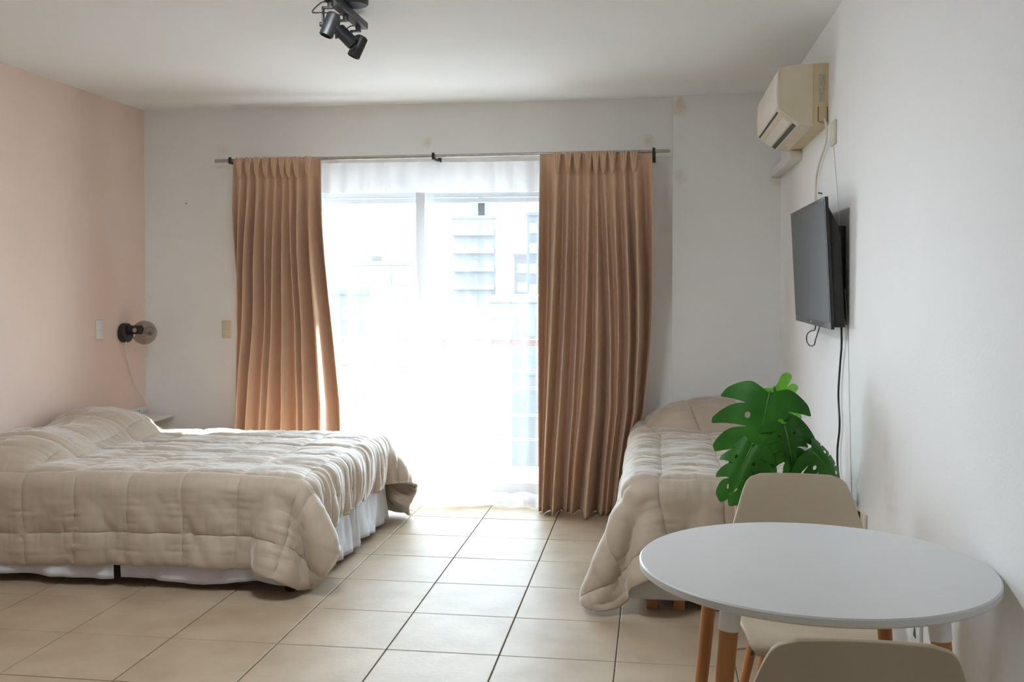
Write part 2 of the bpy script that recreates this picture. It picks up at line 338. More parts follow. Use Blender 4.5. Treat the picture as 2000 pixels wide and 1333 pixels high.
MB().box(WX0 - 0.02, WX1 + 0.02, YO + 0.002, YO + 0.024, 1.985, 2.020, bev=0.003).build('bottom_rail', 'alu', sh)
MB().box(WX0 - 0.05, WX1 + 0.05, YO + 0.001, YO + 0.18, 2.205, 2.40, bev=0.004).build('shutter_box', 'alu', sh)

# ================================================================== BALCONY AND CITY
bal = MB().box(-3.4, 3.6, YO, 4.15, -0.20, -0.02, bev=0.01).build('balcony_floor', 'concrete'); struct(bal, 'pale concrete balcony floor outside the door', 'balcony')
struct(MB().box(-3.4, 3.6, YO, 4.02, 2.68, 2.86, bev=0.01).build('balcony_ceiling', 'render'), 'slab of the balcony above', 'balcony')
rl = thing('balcony_railing', 'brown and grey metal balcony railing seen through the sheer curtain', 'railing', (0, 4.0, -0.02))
MB().box(-3.3, 3.5, 3.965, 4.035, 0.955, 1.005, bev=0.006).build('top_rail', 'rail_brown', rl)
for z in (0.76, 0.62, 0.41, 0.22): MB().tube([(-3.3, 4.0, z), (3.5, 4.0, z)], 0.011, 8).build('rail', 'rail_grey', rl)
for x in (-3.2, -2.25, -1.30, -0.60, 0.42, 1.4, 2.4, 3.4): MB().box(x - 0.02, x + 0.02, 3.98, 4.02, -0.02, 0.955, bev=0.003).build('post', 'rail_grey', rl)
# bistro table and folding chair
bt = thing('bistro_table', 'round white folding bistro table on the balcony', 'table', (-0.33, 3.33, -0.02))
MB().lathe([(0, 0.655), (0.375, 0.655), (0.382, 0.663), (0.382, 0.685), (0.375, 0.692), (0, 0.692)], 48, Matrix.Translation((-0.33, 3.33, 0))).build('table_top', 'white_metal', bt)
for sy in (-1, 1):
    for sx in (-1, 1):
        MB().tube([(-0.33 - sx * 0.24, 3.33 + sy * (0.20 - 0.012 * sx), 0.655), (-0.33 + sx * 0.27, 3.33 + sy * (0.20 - 0.012 * sx), -0.02)], 0.011, 8).build('leg', 'white_metal', bt)
for sx in (-1, 1): MB().tube([(-0.33 + sx * 0.20, 3.12, 0.15), (-0.33 + sx * 0.20, 3.54, 0.15)], 0.008, 8).build('stretcher', 'white_metal', bt)
bc = thing('bistro_chair', 'white metal folding chair beside the bistro table on the balcony', 'chair', (-0.78, 3.25, -0.02))
for sy in (-1, 1):
    y = 3.25 + sy * 0.19
    MB().tube([(-0.99, y, 0.80), (-0.86, y, 0.45), (-0.60, y, -0.02)], 0.013, 8).build('back_leg', 'white_metal', bc)
    MB().tube([(-0.60, y * 1 - sy * 0.02, 0.46), (-0.95, y - sy * 0.02, -0.02)], 0.012, 8).build('front_leg', 'white_metal', bc)
for k in range(5): MB().box(-0.875 + k * 0.062, -0.825 + k * 0.062, 3.06, 3.44, 0.452, 0.468, bev=0.003).build('seat_slat', 'white_metal', bc)
for z in (0.76, 0.66): MB().box(-0.985 + (0.78 - z) * 0.37, -0.968 + (0.78 - z) * 0.37, 3.06, 3.44, z - 0.03, z + 0.03, bev=0.004).build('back_slat', 'white_metal', bc)

ground = MB().box(-400, 400, 12, 600, -20.5, -20).build('ground', 'ground', smooth=False); struct(ground, 'street level far below the balcony', 'ground')
def building(label, m, x0, x1, y0, d, ztop, cols, rows, roofbits=(), bal=False):
    o = thing('building', label, 'building', ((x0 + x1) / 2, y0 + d / 2, -20))
    MB().box(x0, x1, y0, y0 + d, -20, ztop).build('wall', m, o, smooth=False)
    MB().box(x0 - .15, x1 + .15, y0 - .15, y0 + d + .15, ztop, ztop + 0.5).build('parapet', m, o, smooth=False)
    W_ = (x1 - x0) / cols; fh = 2.9
    me = None
    for r in range(rows):
        for c in range(cols):
            cx = x0 + (c + .5) * W_; zt = ztop - 1.0 - r * fh
            if me is None:
                me = bpy.data.meshes.new('window'); bm = bmesh.new(); bmesh.ops.create_cube(bm, size=1.0)
                bmesh.ops.scale(bm, vec=(W_ * .58, .16, 1.45), verts=bm.verts); bm.to_mesh(me); bm.free(); me.materials.append(MAT['pane_dark'])
            p = link_mesh('window', me, None, o); p.location = (cx - o.location.x, y0 - 0.02 - o.location.y, zt - .75 + 20)
        if bal: MB().box(x0 + .3, x1 - .3, y0 - 1.1, y0 + .1, ztop - 2.75 - r * fh, ztop - 1.95 - r * fh).build('balcony', m, o, smooth=False)
    for (a, b, h) in roofbits: MB().box(x0 + (x1 - x0) * a, x0 + (x1 - x0) * b, y0 + d * .2, y0 + d * .7, ztop + .5, ztop + .5 + h).build('roof_room', m, o, smooth=False)
    return o
building('tall slim pale tower with stacked balconies seen through the right sheer panel', 'fac1', -31.7, -24.5, 158, 10, 11.8, 3, 7, ((.4, .85, 2.6), (.55, .7, 4.2)), True)
building('broad cream apartment block with rooftop rooms seen through the left sheer panel', 'fac2', -36.8, -28.9, 118, 12, 3.6, 4, 5, ((.1, .3, 1.3), (.5, .75, 1.6)))
building('grey tower at the right edge of the balcony door view', 'fac3', -17.2, -8.0, 140, 12, 11.0, 5, 6, ((.2, .5, 1.2),))
building('narrow brick tower just left of the grey tower', 'fac4', -20.4, -17.9, 150, 8, 5.4, 1, 4)
building('low white block with long window rows at lower right', 'fac1', -11.2, -3.6, 70, 9, 0.0, 6, 3)
building('low grey block at the left of the balcony view', 'fac3', -33.5, -26.0, 90, 9, 0.3, 5, 3)
building('cream house close behind the middle of the railing', 'fac2', -12.6, -9.0, 60, 7, -0.8, 3, 2)
building('near flat roofed brick block below the railing', 'fac4', -15.5, -7.6, 40, 9, -2.2, 6, 2)

# ================================================================== CURTAINS
def interp(xs, ys, x): return np.interp(x, xs, ys)
def curtain_surface(edge_l, edge_r, ztop, zbot, y0, knots_t, knots_b, amp_t, amp_b, ns=260, nz=70, seed=1, over=0.010, tail=(0.0, 0.0)):
    """edge_l / edge_r: (z list ascending, x list). knots: fold crest places along the width at top and bottom"""
    s = np.linspace(0, 1, ns)[None, :]; tz = (np.linspace(0, 1, nz) ** 0.9)[:, None]; z = ztop + (zbot - ztop) * tz
    xl = interp(*edge_l, z); xr = interp(*edge_r, z)
    n = len(knots_t); ph = np.zeros((nz, ns)); am = np.zeros((nz, ns))
    r = np.random.default_rng(seed); fa = r.uniform(0.65, 1.25, n + 2)
    for k in range(nz):
        t = tz[k, 0] ** 1.3
        kn = np.concatenate([[-0.02], np.array(knots_t) * (1 - t) + np.array(knots_b) * t, [1.02]])
        kn = np.maximum.accumulate(kn + np.arange(len(kn)) * 1e-4)
        ph[k] = np.interp(s[0], kn, np.arange(len(kn)))
        wd = np.interp(s[0], kn, np.gradient(kn)) * 0 + np.interp(s[0], (kn[:-1] + kn[1:]) / 2, np.diff(kn))
        am[k] = np.clip(wd / 0.13, 0.12, 1.35) ** 1.15 * np.interp(ph[k], np.arange(n + 2), fa)
    shape = 1 - 2 * np.abs(np.sin(PI * ph)) ** 2.4
    d = ztop - z
    A = np.where(d < 0.11, amp_t * (0.45 + 0.55 * (d / 0.11)), amp_t + (amp_b - amp_t) * np.clip((d - 0.11) / 0.55, 0, 1) ** 0.8)
    y = y0 - A * am * shape + 0.012 * smooth_noise((nz, ns), (5, 6), seed + 5) * np.clip(d, 0, 1)
    sm = lambda q: np.clip(q, 0, 1) ** 2 * (3 - 2 * np.clip(q, 0, 1))
    y = y + (tail[0] * sm((0.10 - s) / 0.10) + tail[1] * sm((s - 0.88) / 0.12)) * sm((2.0 - z) / 0.9)
    x = xl + (xr - xl) * s - over * np.sin(2 * PI * ph * 1) * np.clip((d - .1) / .4, 0, 1) * np.clip(np.minimum(s, 1 - s) * 25, 0, 1)
    return x, y, np.broadcast_to(z, x.shape).copy()
def brown_curtain(name, label, el, er, kt, kb, seed, tail, yy=2.44):
    root = thing(name, label, 'curtain', ((el[1][-1] + er[1][-1]) / 2, yy, 0.004), group='brown curtains at the balcony door')
    X, Y, Z = curtain_surface(el, er, 2.245, 0.006, yy, kt, kb, 0.022, 0.082, seed=seed, tail=tail, over=0.006)
    # hem gathers on the floor
    o = grid_mesh('cloth', X, Y, Z, 'curtain', root); solidify(o, 0.004, 0)
    # pinch pleats of the heading
    for k in kt:
        xt = el[1][-1] + (er[1][-1] - el[1][-1]) * k; b = MB()
        for q in (-1, 0, 1):
            b.tube([(xt + q * 0.002, yy - 0.022, 2.125), (xt + q * 0.006, yy - 0.040, 2.155), (xt + q * 0.010, yy - 0.044, 2.20), (xt + q * 0.018, yy - 0.040 + abs(q) * 0.008, 2.254)], [0.006, 0.009, 0.0085, 0.006], 8)
        b.build('pinch_pleat', 'curtain', root)
    return root
zz = [0.0, 0.3, 0.66, 1.1, 1.4, 1.8, 2.25]
brown_curtain('curtain', 'brown pinch-pleated curtain hanging behind the double bed', (zz, [-1.745, -1.735, -1.720, -1.695, -1.690, -1.685, -1.675]), (zz, [-0.97, -0.98, -0.985, -1.02, -1.045, -1.07, -1.085]),
              [.09, .19, .29, .39, .49, .58, .65, .74, .87], [.03, .06, .18, .29, .33, .50, .66, .70, .87], 3, (0.16, 0.085))
brown_curtain('curtain', 'brown pinch-pleated curtain reaching the floor beside the single bed', (zz, [0.325, 0.325, 0.325, 0.327, 0.328, 0.329, 0.329]), (zz, [0.855, 0.905, 0.978, 1.02, 1.03, 1.03, 1.02]),
              [.16, .26, .34, .44, .505, .57, .65, .75, .84], [.05, .18, .33, .37, .57, .75, .79, .89, .95], 11, (0.0, 0.03))
def sheer(label, x0, x1, seed, nk, xb0, xb1, yy):
    root = thing('sheer_curtain', label, 'curtain', ((x0 + x1) / 2, 2.545, 0.003), group='white sheer curtains')
    r = np.random.default_rng(seed); kt = (np.arange(nk) + .5 + r.uniform(-.2, .2, nk)) / nk; kb = np.sort(np.clip(kt + r.uniform(-.05, .05, nk), .03, .97))
    X, Y, Z = curtain_surface((zz, np.linspace(xb0, x0, 7)), (zz, np.linspace(xb1, x1, 7)), 2.225, 0.008, yy, kt, kb, 0.008, 0.020, ns=220, nz=60, seed=seed, over=0.010)
    tz = np.clip((0.12 - Z) / 0.12, 0, 1); Y = np.minimum(Y - 0.05 * tz * tz * (1 + .5 * np.sin(X * 17)), 2.65)
    grid_mesh('voile', X, Y, Z, 'sheer', root)
    sub = slice(0, 5); grid_mesh('heading_tape', X[sub], Y[sub] - 0.004, Z[sub], 'sheer_band', root)
    Zh = np.linspace(0.0, 0.08, 4)[:, None] + 0.01
    grid_mesh('hem', np.broadcast_to(X[-1], (4, 220)).copy(), np.broadcast_to(Y[-1] - .004, (4, 220)) + Zh * .5, np.broadcast_to(Zh, (4, 220)).copy(), 'sheer_band', root)
sheer('white sheer voile panel on the left half of the balcony door', -1.20, -0.33, 21, 7, -1.20, -0.30, 2.555)
sheer('white sheer voile panel on the right half of the balcony door', -0.38, 0.45, 22, 7, -0.40, 0.46, 2.600)
# rod
rod = thing('curtain_rod', 'thin steel curtain rod with black brackets above the balcony door', 'curtain rod', (-0.36, 2.50, 2.25))
def rz(x): return 2.246 + (x + 1.83) * 0.0055
MB().tube([(-1.83, 2.505, rz(-1.83)), (-0.34, 2.505, rz(-0.34))], 0.0125, 14).build('rod_tube', 'steel', rod)
MB().tube([(-0.38, 2.505, rz(-0.38)), (1.13, 2.505, rz(1.13))], 0.0105, 14).build('rod_tube', 'steel', rod)
for x in (-1.72, -0.36, 1.03):
    b = MB(); z = rz(x)
    b.box(x - 0.009, x + 0.009, 2.48, YW, z - 0.022, z - 0.010, bev=0.002).box(x - 0.012, x + 0.012, YW - 0.006, YW, z - 0.05, z + 0.03, bev=0.002).box(x - 0.009, x + 0.009, 2.478, 2.490, z - 0.022, z + 0.020, bev=0.002)
    b.build('bracket', 'black', rod)

# ================================================================== BEDS
def rest_grid(nx, ny, h, rc):
    """flat rest shape with rounded corners (radius rc at the four corners: 00, 10, 01, 11)"""
    i, j = np.meshgrid(np.arange(nx) * h, np.arange(ny) * h, indexing='ij'); U, V = i.copy(), j.copy(); LU, LV = (nx - 1) * h, (ny - 1) * h
    for (su, sv, r) in rc:
        du = r - (U if su == 0 else LU - U); dv = r - (V if sv == 0 else LV - V); m = (du > 0) & (dv > 0)
        mx = np.maximum(du, dv); l = np.sqrt(du ** 2 + dv ** 2) + 1e-9; k = np.where(m, mx / l, 1); k = 1 + (k - 1) * np.clip(mx / r, 0, 1) ** 1.5
        du2, dv2 = du * k, dv * k
        U = np.where(m, (r - du2) if su == 0 else LU - (r - du2), U); V = np.where(m, (r - dv2) if sv == 0 else LV - (r - dv2), V)
    return U, V
def drape(U, V, x0, y0, z0, colliders, clampf, steps=150, iters=10, seed=0, pin=None):
    """position-based cloth (coloured Gauss-Seidel): returns the (nx, ny, 3) resting grid"""
    nx, ny = U.shape; idx = np.arange(nx * ny).reshape(nx, ny)
    P = np.stack([x0 + U, y0 + V, z0 + 0.004 * smooth_noise((nx, ny), (9, 9), seed)], -1).reshape(-1, 3).astype(float)
    R2 = np.stack([U, V], -1).reshape(-1, 2); Vv = np.zeros_like(P); cons = []
    def add(A, B, k):
        A, B = A.ravel(), B.ravel(); L = np.sqrt(((R2[A] - R2[B]) ** 2).sum(1)); cons.append((A, B, L, k))
    for p in (0, 1):
        n = (nx - p) // 2; add(idx[p:p + 2 * n:2], idx[p + 1:p + 2 * n + 1:2], 1.0) if n else None
        n = (ny - p) // 2; add(idx[:, p:p + 2 * n:2], idx[:, p + 1:p + 2 * n + 1:2], 1.0)
    ii = np.arange(nx)
    for p in (0, 1):
        r = [i for i in range(p, nx - 1, 2)]
        A = idx[r][:, :-1]; B = idx[[i + 1 for i in r]][:, 1:]; add(A, B, 0.45)
        A = idx[r][:, 1:]; B = idx[[i + 1 for i in r]][:, :-1]; add(A, B, 0.45)
    for d, k in ((2, 0.30), (4, 0.10)):
        for q in (0, 1):
            r = [i for i in range(nx - d) if (i // d) % 2 == q]; add(idx[r], idx[[i + d for i in r]], k)
            r = [i for i in range(ny - d) if (i // d) % 2 == q]; add(idx[:, r], idx[:, [i + d for i in r]], k)
    dt = 0.02; P0 = P.copy(); pm = pin(P0) if pin is not None else np.zeros(len(P), bool)
    for st in range(steps):
        Vv[:, 2] -= 9.8 * dt; Vv *= 0.96
        Q = P.copy(); P = P + Vv * dt
        for it in range(iters):
            for A, B, L, k in cons:
                d = P[B] - P[A]; l = np.sqrt((d * d).sum(1)) + 1e-9; c = (k * 0.5 * (1 - L / l))[:, None] * d
                P[A] += c; P[B] -= c
            if it % 2 == 1:
                R = P.copy()
                for f in colliders: f(R)
                clampf(R)
                hit = (np.abs(R - P).sum(1) > 1e-7)[:, None]; P = np.where(hit, R - (R - Q) * 0.15, R); P[pm, :2] = P0[pm, :2]
        for f in colliders: f(P)
        clampf(P)
        Vv = (P - Q) / dt; sp = np.sqrt((Vv * Vv).sum(1, keepdims=True)); Vv *= np.minimum(1, 1.5 / (sp + 1e-9))
    return P.reshape(nx, ny, 3)
def box_collider(lo, hi, r):
    lo = np.array(lo) + r; hi = np.array(hi) - r
    def f(P):
        c = np.clip(P, lo, hi); d = P - c; l = np.sqrt((d * d).sum(-1)); m = (l < r) & (l > 1e-9)
        P[m] = c[m] + d[m] * (r / l[m])[:, None]
        ins = l <= 1e-9; P[ins, 2] = hi[2] + r
    return f
def ell_collider(c, a):
    c = np.array(c); a = np.array(a)
    def f(P):
        q = (P - c) / a; l = np.sqrt((q * q).sum(-1)); m = (l < 1) & (l > 1e-9)
        P[m] = c + a * q[m] / l[m][:, None]
    return f
def vnoise(x, y, seed):
    """smooth value noise sampled anywhere"""
    r = np.random.default_rng(seed); T = r.standard_normal((64, 64)); xi = np.floor(x).astype(int); yi = np.floor(y).astype(int); fx = x - xi; fy = y - yi
    fx = fx * fx * (3 - 2 * fx); fy = fy * fy * (3 - 2 * fy); g = lambda a, b: T[a % 64, b % 64]
    return (g(xi, yi) * (1 - fx) + g(xi + 1, yi) * fx) * (1 - fy) + (g(xi, yi + 1) * (1 - fx) + g(xi + 1, yi + 1) * fx) * fy
def quilt(name, root, G, U, V, cell, u0, v0, seed, up=6, puff=0.015, extra=None):
    """quilted comforter from a coarse draped grid: stitched squares, puckers and wrinkles as geometry"""
    H = upsample(G, up); R = upsample(np.stack([U, V, 0 * U], -1), up); u = R[..., 0]; v = R[..., 1]
    Hu = np.gradient(H, axis=0); Hv = np.gradient(H, axis=1); N = np.cross(Hu, Hv); N /= np.sqrt((N * N).sum(-1, keepdims=True)) + 1e-12
    du = np.abs(((u - u0) / cell + 0.5) % 1.0 - 0.5) * cell; dv = np.abs(((v - v0) / cell + 0.5) % 1.0 - 0.5) * cell
    a, b = u.shape; ea = np.minimum(np.arange(a), a - 1 - np.arange(a))[:, None] * (U[1, 5] - U[0, 5]) / up * 6 / 6; eb = np.minimum(np.arange(b), b - 1 - np.arange(b))[None, :] * 0.0057
    ea = np.minimum(np.arange(a), a - 1 - np.arange(a))[:, None] * 0.0057
    prof = lambda d, w_: 1 - np.exp(-(d / w_))
    D = puff * prof(du, 0.020) * prof(dv, 0.020) * prof(ea, 0.015) * prof(eb, 0.015)
    pk = 0.0024 * vnoise(u / 0.016, v / 0.15, seed + 1) * np.exp(-(dv / 0.05)) * prof(dv, 0.008) + 0.0024 * vnoise(u / 0.15, v / 0.016, seed + 2) * np.exp(-(du / 0.05)) * prof(du, 0.008)
    D = D + pk + 0.0045 * vnoise(u / 0.14, v / 0.14, seed + 3) + 0.0012 * vnoise(u / 0.04, v / 0.04, seed + 4)
    if extra is not None: D = D + extra(u, v)
    H = H + N * D[..., None]
    H[..., 2] = np.maximum(H[..., 2], 0.012)
    o = grid_mesh(name, H[..., 0], H[..., 1], H[..., 2], 'taupe', root); solidify(o, 0.014, -1)
    return o, H
# ---- double bed
BX0, BX1, BY0, BY1, BZ = -2.38, -0.575, 0.645, 2.055, 0.505
bed = thing('double_bed', 'double bed with white skirt standing against the pink wall', 'bed', ((BX0 + BX1) / 2, (BY0 + BY1) / 2, 0))
MB().box(BX0, BX1, BY0, BY1, 0.11, 0.30, bev=0.015).build('bed_base', 'mattress', bed)
MB().box(BX0, BX1, BY0, BY1, 0.302, BZ, bev=0.05, seg=4).build('mattress', 'mattress', bed)
for x in (BX0 + 0.08, BX1 - 0.07):
    for y in (BY0 + 0.035, BY1 - 0.06): MB().lathe([(0, 0), (0.022, 0), (0.028, 0.01), (0.030, 0.11), (0, 0.11)], 16, Matrix.Translation((x, y, 0))).build('leg', 'dark_wood', bed)
def skirt(pts, z0, z1, seed, wave=0.008, n=None, flare=0.02):
    """cloth band along a plan polyline, softly pleated"""
    P = [Vector((p[0], p[1], 0)) for p in pts]; L = [0]
    for a, b in zip(P, P[1:]): L.append(L[-1] + (b - a).length)
    n = n or int(L[-1] / 0.008); s = np.linspace(0, L[-1], n)
    px = np.interp(s, L, [p.x for p in P]); py = np.interp(s, L, [p.y for p in P])
    tx = np.gradient(px); ty = np.gradient(py); l = np.hypot(tx, ty); nx_, ny_ = ty / l, -tx / l
    nz = 14; t = np.linspace(0, 1, nz)[:, None]
    wv = smooth_noise((nz, n), (2, max(3, int(L[-1] / 0.05))), seed) * wave * (0.2 + t) + flare * t * (1 + 0.5 * smooth_noise((1, n), (1, max(3, int(L[-1] / 0.3))), seed + 9))
    zb = z0 + 0.006 * smooth_noise((1, n), (1, max(3, int(L[-1] / 0.2))), seed + 3)
    return px[None, :] + nx_[None, :] * wv, py[None, :] + ny_[None, :] * wv, z1 + (zb - z1) * t
for q, (pts, sd) in enumerate([([(BX0, BY0 - .012), (-1.50, BY0 - .012)], 31), ([(-1.47, BY0 - .012), (BX1 - .01, BY0 - .012)], 32), ([(BX1 + .012, BY0 + 0.0), (BX1 + .012, 1.36)], 33), ([(BX1 + .010, 1.33), (BX1 + .010, BY1 - .02)], 34)]):
    X, Y, Z = skirt(pts, 0.040 if q < 2 else 0.032, 0.315, sd)
    solidify(grid_mesh('bed_skirt', X, Y, Z, 'white_fabric', bed), 0.002, 0)
# box pleat of the foot skirt
X, Y, Z = skirt([(BX1 + .014, 1.28), (BX1 + .040, 1.335), (BX1 + .014, 1.345), (BX1 + .040, 1.355), (BX1 + .014, 1.42)], 0.030, 0.315, 35, wave=0.003)
solidify(grid_mesh('skirt_pleat', X, Y, Z, 'white_fabric', bed), 0.002, 0)
h = 0.034
root = thing('comforter', 'taupe quilted comforter spread over the double bed and its pillows', 'comforter', ((BX0 + BX1) / 2, (BY0 + BY1) / 2, BZ))
NX, NY = 63, 68; LU, LV = (NX - 1) * h, (NY - 1) * h; FOOT, NEAR = 0.255, 0.385
U, V = rest_grid(NX, NY, h, [(1, 0, 0.22), (1, 1, 0.12)])
gx0 = BX1 + FOOT - LU; gy0 = BY0 - NEAR
def clamp1(P):
    P[..., 0] = np.maximum(P[..., 0], XL + 0.02); P[..., 2] = np.maximum(P[..., 2], 0.03); P[..., 1] = np.minimum(P[..., 1], 2.36)
G = drape(U, V, gx0, gy0, 0.80, [box_collider((BX0 - .3, BY0 - .03, 0.0), (BX1 + .03, BY1 + .03, BZ + .022), 0.07), ell_collider((-2.16, 1.00, BZ - .02), (.30, .36, .170)), ell_collider((-2.16, 1.64, BZ - .01), (.31, .37, .195))], clamp1, seed=4, pin=lambda P: (P[:, 0] > -1.70) & (P[:, 0] < BX1 - 0.06) & (P[:, 1] > BY0 + 0.06) & (P[:, 1] < BY1 - 0.06))
def wrk1(u, v):
    foot = np.clip((u - (LU - FOOT - 0.05)) / 0.06, 0, 1) * np.clip((v - NEAR) / 0.05, 0, 1)
    near = np.clip((NEAR + 0.0 - v) / 0.08, 0, 1); t = 0.85 * u + 0.53 * v; w_ = -0.53 * u + 0.85 * v
    top = np.clip((v - NEAR) / 0.1, 0, 1) * (1 - foot)
    return foot * 0.0065 * vnoise(u / 0.25, v / 0.021, 71) + near * 0.0042 * vnoise(t / 0.045, w_ / 0.35, 72) * np.clip((u - 0.6) / 0.5, 0.25, 1) + top * 0.0022 * vnoise(u / 0.20, v / 0.035, 73)
quilt('quilted_cover', root, G, U, V, 0.272, LU - FOOT - 0.03, NEAR + 0.035, 50, extra=wrk1)

# ---- single bed
SX0, SX1, SY0, SY1, SZ = 0.935, 1.785, 0.63, 2.59, 0.545
sb = thing('single_bed', 'single bed with white base pushed into the far right corner', 'bed', ((SX0 + SX1) / 2, (SY0 + SY1) / 2, 0))
MB().box(SX0, SX1, SY0, SY1, 0.045, 0.335, bev=0.012).build('bed_base', 'white_plastic', sb)
MB().box(SX0, SX1, SY0, SY1, 0.337, SZ, bev=0.05, seg=4).build('mattress', 'mattress', sb)
for x in (SX0 + 0.10, SX0 + 0.22, SX1 - 0.10):
    MB().box(x - 0.025, x + 0.025, SY0 + 0.02, SY0 + 0.07, 0, 0.045, bev=0.003).build('leg', 'beech', sb)
for x in (SX0 + 0.10, SX1 - 0.10): MB().box(x - 0.025, x + 0.025, SY1 - 0.1, SY1 - 0.05, 0, 0.045, bev=0.003).build('leg', 'beech', sb)
root = thing('comforter', 'taupe quilted comforter over the single bed with one corner trailing to the floor', 'comforter', ((SX0 + SX1) / 2, (SY0 + SY1) / 2, SZ))
NX2, NY2 = 37, 69; LU2, LV2 = (NX2 - 1) * h, (NY2 - 1) * h; SIDE = LU2 - (SX1 + 0.02 - SX0); FRONT = LV2 - (SY1 - SY0)
U, V = rest_grid(NX2, NY2, h, [(0, 0, 0.15)])
def clamp2(P):
    P[..., 0] = np.minimum(P[..., 0], XR - 0.02); P[..., 2] = np.maximum(P[..., 2], 0.03); P[..., 1] = np.minimum(P[..., 1], YP - 0.015)
    m = (P[..., 1] > 2.25) ; P[m, 0] = np.maximum(P[m, 0], 0.905)
G = drape(U, V, SX1 + 0.02 - LU2, SY1 - LV2, 0.86, [box_collider((SX0 - .02, SY0 - .03, 0.0), (SX1 + .3, SY1 + .3, SZ + .025), 0.075), ell_collider((1.37, 2.34, SZ - .02), (.38, .27, .205))], clamp2, seed=9, pin=lambda P: (P[:, 0] > SX0 + 0.07) & (P[:, 0] < SX1) & (P[:, 1] > SY0 + 0.07) & (P[:, 1] < 1.95))
def wrk2(u, v):
    t = 0.6 * u + 0.8 * v; w_ = -0.8 * u + 0.6 * v
    return 0.0025 * vnoise(u / 0.12, v / 0.03, 81) * np.clip((v - FRONT) / 0.1, 0, 1) + 0.0045 * vnoise(u / 0.05, v / 0.4, 82) * np.clip((FRONT - v) / 0.15, 0, 1)
quilt('quilted_cover', root, G, U, V, 0.272, SIDE + 0.14, FRONT + 0.03, 60, extra=wrk2)

# ================================================================== LEFT WALL: lamp, switch, shelf
lamp = thing('wall_lamp', 'black wall lamp with smoked glass globe on the pink wall', 'lamp', (XL, 2.37, 1.115))
Rx = Matrix.Rotation(PI / 2, 4, 'Y')
MB().lathe([(0, 0), (0.060, 0), (0.064, 0.006), (0.064, 0.040), (0.058, 0.048), (0, 0.048)], 32, Matrix.Translation((XL, 2.37, 1.115)) @ Rx).build('wall_plate', 'black', lamp)
MB().lathe([(0, 0.040), (0.030, 0.040), (0.030, 0.135), (0.024, 0.140), (0, 0.140)], 24, Matrix.Translation((XL, 2.37, 1.135)) @ Rx).build('lamp_holder', 'black', lamp)
MB().lathe([(0, 0), (0.014, 0), (0.014, 0.006), (0, 0.008)], 16, Matrix.Translation((XL + 0.105, 2.341, 1.135)) @ Matrix.Rotation(PI / 2, 4, 'X')).build('switch_knob', 'white_plastic', lamp)
prof = [(0.079 * math.sin(a), -0.079 * math.cos(a)) for a in np.linspace(0.38, PI, 22)]; prof[-1] = (0, 0.079)
MB().lathe(prof, 36, Matrix.Translation((XL + 0.155, 2.37, 1.118)) @ Rx).build('glass_globe', 'smoke', lamp)
MB().lathe([(0.013, -0.03), (0.014, 0.0), (0.030, 0.03), (0.033, 0.045), (0.024, 0.066), (0, 0.074)], 24, Matrix.Translation((XL + 0.150, 2.37, 1.130)) @ Rx).build('bulb', 'lamp_chrome', lamp)
tag(MB().tube(catmull([(XL + 0.045, 2.335, 1.06), (XL + 0.035, 2.36, 0.98), (XL + 0.025, 2.46, 0.80), (XL + 0.045, 2.57, 0.66), (XL + 0.075, 2.60, 0.545)]), 0.0028, 8).build('lamp_cord', 'cream_light', lamp), 'thin pale cord hanging to the shelf')
ls = thing('light_switch', 'white light switch plate on the pink wall left of the lamp', 'switch', (XL, 2.09, 1.15))
MB().box(XL, XL + 0.010, 2.050, 2.130, 1.088, 1.208, bev=0.003).build('plate', 'white_plastic', ls)
for z in (1.105, 1.155): MB().box(XL + 0.008, XL + 0.014, 2.065, 2.115, z, z + 0.04, bev=0.002).build('rocker', 'white_plastic', ls)
ls = thing('light_switch', 'ivory double switch plate on the white wall left of the brown curtain', 'switch', (-1.83, YW, 1.13))
MB().box(-1.866, -1.798, YW - 0.010, YW, 1.068, 1.188, bev=0.003).build('plate', 'ivory', ls)
for z in (1.083, 1.132): MB().box(-1.855, -1.809, YW - 0.014, YW - 0.008, z, z + 0.042, bev=0.002).build('rocker', 'ivory', ls)
sf = thing('wall_shelf', 'small white wall shelf in the corner behind the pillows', 'shelf', (XL, 2.5, 0.50))
bb = MB().box(XL, XL + 0.014, 2.25, 2.655, 0.49, 0.60, bev=0.002).build('back_board', 'white_plastic', sf)
for y in (2.56, 2.36): MB().lathe([(0, 0), (0.005, 0), (0.004, 0.002), (0, 0.002)], 10, Matrix.Translation((XL + 0.0145, y, 0.578)) @ Rx).build('screw', 'dark_slot', bb)
MB().box(XL + 0.015, XL + 0.215, 2.28, 2.655, 0.530, 0.553, bev=0.004).build('shelf_board', 'white_plastic', sf)
MB().prism([(XL + 0.014, 0.528), (XL + 0.09, 0.528), (XL + 0.055, 0.49), (XL + 0.05, 0.44), (XL + 0.014, 0.44)], 'y', 2.45, 2.475).build('bracket', 'white_plastic', sf)
tag(MB().tube([(-2.115, YW + 0.002, 1.982), (-2.115, YW - 0.018, 1.984)], 0.0025, 8).build('nail', 'dark_wood'), 'lone nail in the white wall above the ivory switch', 'nail')

